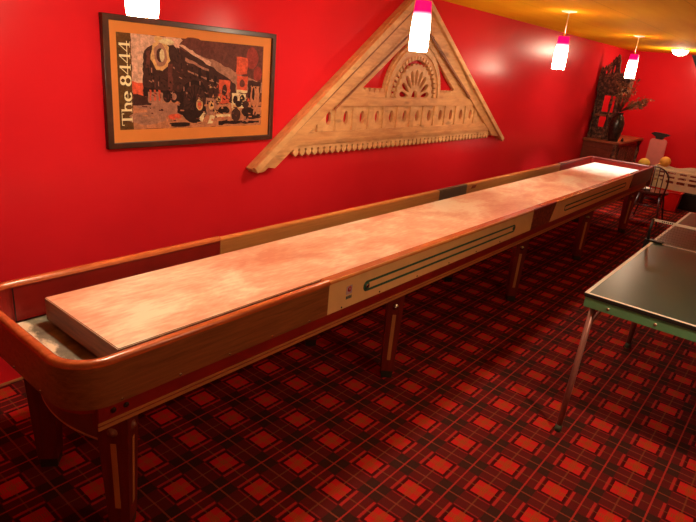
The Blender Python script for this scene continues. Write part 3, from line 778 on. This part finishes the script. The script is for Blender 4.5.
# ------------------------------------------------------------------ far corner: sideboard with carved hutch
S = thing('antique_sideboard', 'dark carved antique sideboard with tall pierced top in the far corner', 'sideboard', (10.1, 2.6, 0))
b = B(); box(b, 9.40, 10.90, 2.36, 2.845, .06, .855, .006); obj('body', b, M['walnut'], S)
b = B(); box(b, 9.35, 10.91, 2.31, 2.848, .855, .892, .008); obj('counter', b, M['counter'], S)
b = B(); box(b, 9.392, 9.402, 2.44, 2.78, .15, .78, .004); obj('end_panel', b, M['walnut'], S)
for x in (9.42, 10.82):
    b = B(); lathe(b, [(.04, .0), (.045, .06), (.03, .12), (.045, .22), (.034, .45), (.045, .68), (.03, .76), (.044, .855)], (x, 2.365, 0), 14); obj('corner_post', b, M['antique'], S)
for i, x in enumerate((9.85, 10.37)):
    b = B(); box(b, x-.23, x+.23, 2.345, 2.362, .12, .80, .006); d = obj('door', b, M['antique'], S)
    b = B(); lathe(b, [(0, .02), (.012, .016), (.006, 0)], (x+(.19 if i == 0 else -.19), 2.345, .5), 10, axis='y'); obj('knob', b, M['metal'], d)
# hutch, pierced front facing the camera end
hx = 9.56; hy0, hy1 = 2.385, 2.845
def yplate(bm, loops, xa, xb, mi=0):     # loops in (y, z); plate across x
    t = bmesh.new(); plate(t, [[(-p[0], p[1]) for p in lp] for lp in loops], xa, xb, .0, 0, 'x'); merge(bm, t, mi)
b = B()
yplate(b, [[(hy0+.09, .892), (hy1, .892), (hy1, 1.60), (hy0+.09, 1.60)],
           [(2.56, 1.30), (2.73, 1.30), (2.73, 1.545), (2.56, 1.545)], [(2.60, 1.07), (2.735, 1.07), (2.735, 1.23), (2.60, 1.23)]], hx, hx+.025)
obj('pierced_panel', b, M['antique'], S)
b = B(); box(b, hx-.07, hx+.2, 2.57, 2.84, 1.235, 1.262, .004); obj('shelf', b, M['counter'], S)
b = B(); box(b, hx-.10, hx+.10, hy0, hy1, 1.60, 1.79, .008); obj('frieze', b, M['antique'], S)
b = B(); box(b, hx-.12, hx+.12, hy0-.015, hy1, 1.79, 1.815, .006); obj('cornice', b, M['antique'], S)
ped = [(hy1, 1.80), (hy1+.0, 1.93), (2.83, 1.96), (2.80, 1.92), (2.79, 1.98), (2.765, 1.95), (2.75, 2.0), (2.735, 1.96), (2.725, 2.03), (2.705, 2.01), (2.70, 2.07), (2.685, 2.06), (2.67, 2.11), (2.65, 2.10), (2.635, 2.145), (2.61, 2.13), (2.60, 2.06), (2.59, 2.07), (2.585, 1.97), (2.57, 1.90), (2.55, 1.87), (2.53, 1.89), (2.51, 1.84), (2.48, 1.87), (2.46, 1.83), (2.43, 1.85), (2.41, 1.82), (hy0, 1.80)]
b = B(); yplate(b, [ped, ellipse(2.655, 1.93, .014, .06), ellipse(2.70, 1.90, .010, .04), ellipse(2.76, 1.88, .014, .03)], hx-.08, hx-.04); obj('carved_pediment', b, M['antique'], S)
for yy in (hy1-.03, 2.60):
    b = B(); lathe(b, [(.022, .892), (.028, .95), (.014, 1.0), (.026, 1.1), (.014, 1.2), (.024, 1.25), (.014, 1.30), (.026, 1.42), (.014, 1.52), (.026, 1.60)], (hx-.06, yy, 0), 12); obj('turned_post', b, M['antique'], S)
b = B(); box(b, hx+.02, hx+.24, hy1-.02, hy1, .892, 1.60, .003); obj('side_panel', b, M['walnut'], S)
# vase with dried stems
vx, vy = 9.445, 2.425
b = B(); lathe(b, [(0, .893), (.07, .893), (.085, .96), (.105, 1.08), (.108, 1.16), (.085, 1.25), (.055, 1.29), (.062, 1.32), (.052, 1.32), (.045, 1.29), (.0, 1.27)], (vx, vy, 0), 22)
tag(obj('vase', b, M['vase'], None, True), 'dark glazed vase of dried branches on the sideboard counter', 'vase')
BR = thing('dried_branches', 'spray of dried twigs and leaves fanning out of the dark vase', 'dried flowers', (vx, vy, 1.28))
bt, bl = B(), B()
for i in range(44):
    a = random.uniform(-.5, 1.5); side = -random.uniform(.02, .52) if i % 4 else random.uniform(0, .16)
    hgt_ = random.uniform(.16, .34) if side < -.25 else random.uniform(.25, .55)
    end = Vector((vx-random.uniform(.06, .25), vy+side, 1.25+hgt_)); st = Vector((vx, vy, 1.325))
    mid = (st+end)/2+Vector((0, side*.05, .05))
    tube(bt, [st, mid, end], .004, 5, .0015)
    for j in range(9):
        t = random.uniform(.35, 1); p = st.lerp(mid, t*2) if t < .5 else mid.lerp(end, t*2-1)
        p = p+Vector([random.uniform(-.025, .025) for _ in range(3)]); s = random.uniform(.010, .026)
        n = Vector([random.uniform(-1, 1) for _ in range(3)]).normalized(); u = n.orthogonal(); v = n.cross(u)
        bl.faces.new([bl.verts.new(q) for q in (p+u*s, p+v*s*.5+n*.003, p-u*s, p-v*s*.5+n*.003)])
for v in bt.verts:
    v.co.y = min(v.co.y, 2.84)
obj('twigs', bt, M['twig'], BR); obj('leaves', bl, M['leaf'], BR)
b = B(); lathe(b, [(0, .893), (.018, .893), (.024, .91), (.016, .93), (.006, .945), (0, .95)], (9.62, 2.335, 0), 12)
tag(obj('small_pot', b, M['black'], None, True), 'tiny black pot at the edge of the sideboard counter beside the vase', 'pot')

# pink padded board on a black stand
PB = thing('pink_board_stand', 'pink rounded upright board with black bracket standing before the far red wall', 'board', (10.3, 2.0, 0))
x = 10.25; yc, hw = 1.95, .125
def rrect(y0, y1, z0, z1, r, n=5):
    o = []
    for (cy, cz, a0) in ((y1-r, z1-r, 0), (y0+r, z1-r, 90), (y0+r, z0+r, 180), (y1-r, z0+r, 270)):
        for i in range(n+1): a = math.radians(a0+90*i/n); o.append((cy+r*cos(a), cz+r*sin(a)))
    return o
b = B(); prism(b, rrect(yc-hw, yc+hw, .50, .965, .05), 'x', x, x+.035, 0, .008); obj('padded_board', b, M['pink'], PB)
b = B(); tube(b, [(x+.055, yc, .02), (x+.055, yc, 1.02)], .014, 10); obj('pole', b, M['black'], PB)
b = B(); lathe(b, [(0, 0), (.16, 0), (.16, .012), (.03, .025), (0, .025)], (x+.055, yc, 0), 24); obj('base', b, M['black'], PB)
b = B(); box(b, x-.01, x+.07, yc-.055, yc+.055, .96, .995, .006); prism(b, [(yc-.14, 1.03), (yc-.05, .985), (yc+.05, .985), (yc+.14, 1.035), (yc+.09, 1.06), (yc-.09, 1.05)], 'x', x-.01, x+.08, 0, .004); obj('top_bracket', b, M['black'], PB)

# tall brown basket with yellow-green ball
BK = thing('wicker_basket', 'tall dark brown basket half hidden behind the far end of the table', 'basket', (9.72, 1.975, 0))
b = B(); lathe(b, [(0, .0), (.13, 0), (.165, .30), (.16, .57), (.172, .585), (.16, .595), (.150, .58), (.150, .30), (.12, .02), (0, .02)], (9.72, 1.975, 0), 24); obj('basket_body', b, M['basket'], BK, True)
def ball(x, y, z, r, mat, lab):
    bm = B(); bmesh.ops.create_uvsphere(bm, u_segments=24, v_segments=14, radius=r); bmesh.ops.translate(bm, verts=bm.verts[:], vec=(x, y, z))
    for f in bm.faces: f.smooth = True
    return tag(obj('ball', bm, mat), lab, 'ball')
ball(9.72, 1.965, .605, .085, M['yellow'], 'yellow-green ball resting in the tall brown basket')

# cream crate of toys on a black trunk
b = B(); box(b, 9.85, 10.28, .80, 1.62, .0, .262, .015); box(b, 9.838, 10.292, .79, 1.63, .225, .25, .004)
tag(obj('storage_trunk', b, M['black']), 'low black trunk under the cream plastic crate', 'trunk')
CR = thing('plastic_crate', 'cream slotted plastic crate on the black trunk by the far wall', 'crate', (10.15, 1.22, .264))
cy0, cy1, cx0, cx1, cz0 = .86, 1.835, 9.88, 10.22, .265
def crate_top(y):   # wavy rim that rises at the handles
    t = (y-cy0)/(cy1-cy0); return .585+.022*cos(t*4*PI)
rim = [(cy1-(cy1-cy0)*i/24, crate_top(cy1-(cy1-cy0)*i/24)) for i in range(25)]
def slots(y0, y1):
    L = []
    n = 6; w = (y1-y0)/n
    for r_, (za, zb) in enumerate(((.50, .525), (.435, .465), (.36, .40))):
        for i in range(n):
            a, c = y0+w*i+w*.14, y0+w*(i+1)-w*.14; L.append([(a, za), (c, za), (c, zb), (a, zb)])
    return L
for xa in (cx0, cx1-.014):
    b = B(); yplate(b, [[(cy0, cz0), (cy1, cz0)]+rim]+slots(cy0+.02, cy1-.02), xa, xa+.014); obj('slotted_wall', b, M['creamplastic'], CR)
for ya in (cy0, cy1-.014):
    b = B(); plate(b, [[(cx0+.014, cz0), (cx1-.014, cz0), (cx1-.014, .60), (cx0+.014, .60)]]+[[(cx0+.03+.10*i, za), (cx0+.03+.10*i+.07, za), (cx0+.03+.10*i+.07, za+.03), (cx0+.03+.10*i, za+.03)] for i in range(3) for za in (.36, .435, .50)], ya, ya+.014); obj('slotted_wall', b, M['creamplastic'], CR)
b = B(); box(b, cx0+.014, cx1-.014, cy0+.014, cy1-.014, cz0, cz0+.01); obj('crate_floor', b, M['creamplastic'], CR)
b = B()
pts = [(cx0-.008, cy0-.008), (cx0-.008, cy1+.008), (cx1+.008, cy1+.008), (cx1+.008, cy0-.008)]
box(b, cx0-.012, cx0, cy0-.01, cy1+.01, .535, .55); box(b, cx0-.012, cx0, cy0-.01, cy1+.01, .475, .487); box(b, cx0-.012, cx0, cy0-.01, cy1+.01, .405, .42); obj('rib', b, M['creamplastic'], CR)
b = B()
for i in range(70):
    t = bmesh.new(); bmesh.ops.create_icosphere(t, subdivisions=1, radius=random.uniform(.03, .05)); bmesh.ops.translate(t, verts=t.verts[:], vec=(random.uniform(cx0+.07, cx1-.07), random.uniform(cy0+.07, cy1-.07), random.uniform(.33, .50))); merge(b, t)
o = tag(obj('toy_pieces', b, M['contents']), 'jumble of reddish-brown pieces filling the cream crate', 'toys'); o['kind'] = 'stuff'
ball(10.02, 1.735, .652, .080, M['orange'], 'yellow-orange ball lying on top of the cream crate')
# red bin
RB = thing('red_bin', 'bright red plastic bin on the carpet in front of the cream crate', 'bin', (9.66, 1.53, 0))
b = B()
o4 = lambda s, z: [(9.66-.10*s, 1.45-.115*s, z), (9.66+.10*s, 1.45-.115*s, z), (9.66+.10*s, 1.45+.115*s, z), (9.66-.10*s, 1.45+.115*s, z)]
rings = [o4(.82, .0), o4(1, .27), o4(.94, .27), o4(.78, .02)]
V = [[b.verts.new(p) for p in r] for r in rings]
for a, c in zip(V, V[1:]):
    for i in range(4): b.faces.new((a[i], a[(i+1) % 4], c[(i+1) % 4], c[i]))
b.faces.new(V[0][::-1]); b.faces.new(V[-1]); obj('tub', b, M['redplastic'], RB)
b = B(); plate(b, [[(9.545, 1.32), (9.775, 1.32), (9.775, 1.58), (9.545, 1.58)], [(9.575, 1.35), (9.575, 1.55), (9.745, 1.55), (9.745, 1.35)]], .262, .278, .002, 0, 'z'); obj('rim', b, M['redplastic'], RB)
# dark hoop-back chair
CH = thing('spindle_chair', 'dark wooden hoop-back spindle chair beyond the far end of the table', 'chair', (8.5, 1.52, 0))
cx, yc = 8.36, 1.535
seat = [(yc+.20*cos(2*PI*i/20), 0) for i in range(20)]
b = B(); prism(b, [(cx+.19+.21*cos(2*PI*i/24), yc+.20*sin(2*PI*i/24)) for i in range(24)], 'z', .385, .415, 0, .006); obj('seat', b, M['chairwood'], CH)
hp = [(cx, yc-.175, .41), (cx-.01, yc-.190, .52)]+[(cx-.03, yc-.19*cos(PI*i/12), .60+.155*sin(PI*i/12)) for i in range(0, 13)]+[(cx-.01, yc+.190, .52), (cx, yc+.175, .41)]
b = B(); tube(b, hp, .011, 10); obj('back_hoop', b, M['chairwood'], CH)
for i in range(5):
    y = yc-.12+.06*i; zt_ = .60+.155*math.sqrt(max(0, 1-((y-yc)/.19)**2)); b = B(); tube(b, [(cx+.01, y, .412), (cx-.03, y, zt_)], .006, 8); obj('spindle', b, M['chairwood'], CH)
for sx_, sy_ in ((0, -1), (0, 1), (1, -1), (1, 1)):
    x_ = cx+.06+.26*sx_; b = B(); tube(b, [(x_, yc+sy_*.12, .388), (x_+(.04 if sx_ else -.05), yc+sy_*.185, 0)], .014, 10, .010); obj('leg', b, M['chairwood'], CH)
for sy_ in (-1, 1):
    b = B(); tube(b, [(cx+.03, yc+sy_*.152, .18), (cx+.35, yc+sy_*.152, .18)], .008, 8); obj('stretcher', b, M['chairwood'], CH)
b = B(); tube(b, [(cx+.03, yc-.152, .22), (cx+.03, yc+.152, .22)], .008, 8); obj('stretcher', b, M['chairwood'], CH)
b = B(); lathe(b, [(0, .417), (.055, .417), (.085, .44), (.080, .443), (.052, .423), (0, .423)], (cx+.12, yc+.085, 0), 22)
tag(obj('dish', b, M['white'], None, True), 'small pale dish left on the seat of the dark spindle chair', 'dish')

# black speaker hung at the upper right
SP = thing('wall_speaker', 'black angular speaker hanging from the ceiling at the far right', 'speaker', (9.0, 1.4, 1.9))
b = B(); prism(b, [(1.60, 2.175), (1.19, 2.175), (1.19, 1.90), (1.44, 1.90)], 'x', 9.0, 9.25, 0, .006); obj('cabinet', b, M['black'], SP)
b = B(); tube(b, [(9.12, 1.35, 2.17), (9.12, 1.35, H)], .012, 10); obj('bracket', b, M['darkmetal'], SP)

# ------------------------------------------------------------------ camera and view
yaw, pit, rol = [math.radians(a) for a in (37.902, 19.713, 5.425)]
fw = Vector((cos(pit)*cos(yaw), cos(pit)*sin(yaw), -sin(pit))); r = Vector((sin(yaw), -cos(yaw), 0)); u = r.cross(fw)
r2 = cos(rol)*r+sin(rol)*u; u2 = -sin(rol)*r+cos(rol)*u
cd = bpy.data.cameras.new('camera'); cd.sensor_width = 36; cd.lens = 564.0/696*36; cd.clip_start = .02
co = bpy.data.objects.new('camera', cd); C.objects.link(co)
co.matrix_world = Matrix(((r2.x, u2.x, -fw.x, 0), (r2.y, u2.y, -fw.y, 0), (r2.z, u2.z, -fw.z, 1.731), (0, 0, 0, 1)))
sc = bpy.context.scene; sc.camera = co
w = bpy.data.worlds.new('world'); sc.world = w; w.use_nodes = True
w.node_tree.nodes['Background'].inputs[0].default_value = (.02, .008, .006, 1)
vs = sc.view_settings; sc.display_settings.display_device = 'sRGB'
vs.view_transform = 'Standard'; vs.look = 'None'; vs.gamma = 1; vs.use_curve_mapping = False; vs.exposure = .66
sc.cycles.max_bounces = 8; sc.cycles.diffuse_bounces = 5; sc.cycles.use_denoising = True; sc.cycles.sample_clamp_indirect = 6
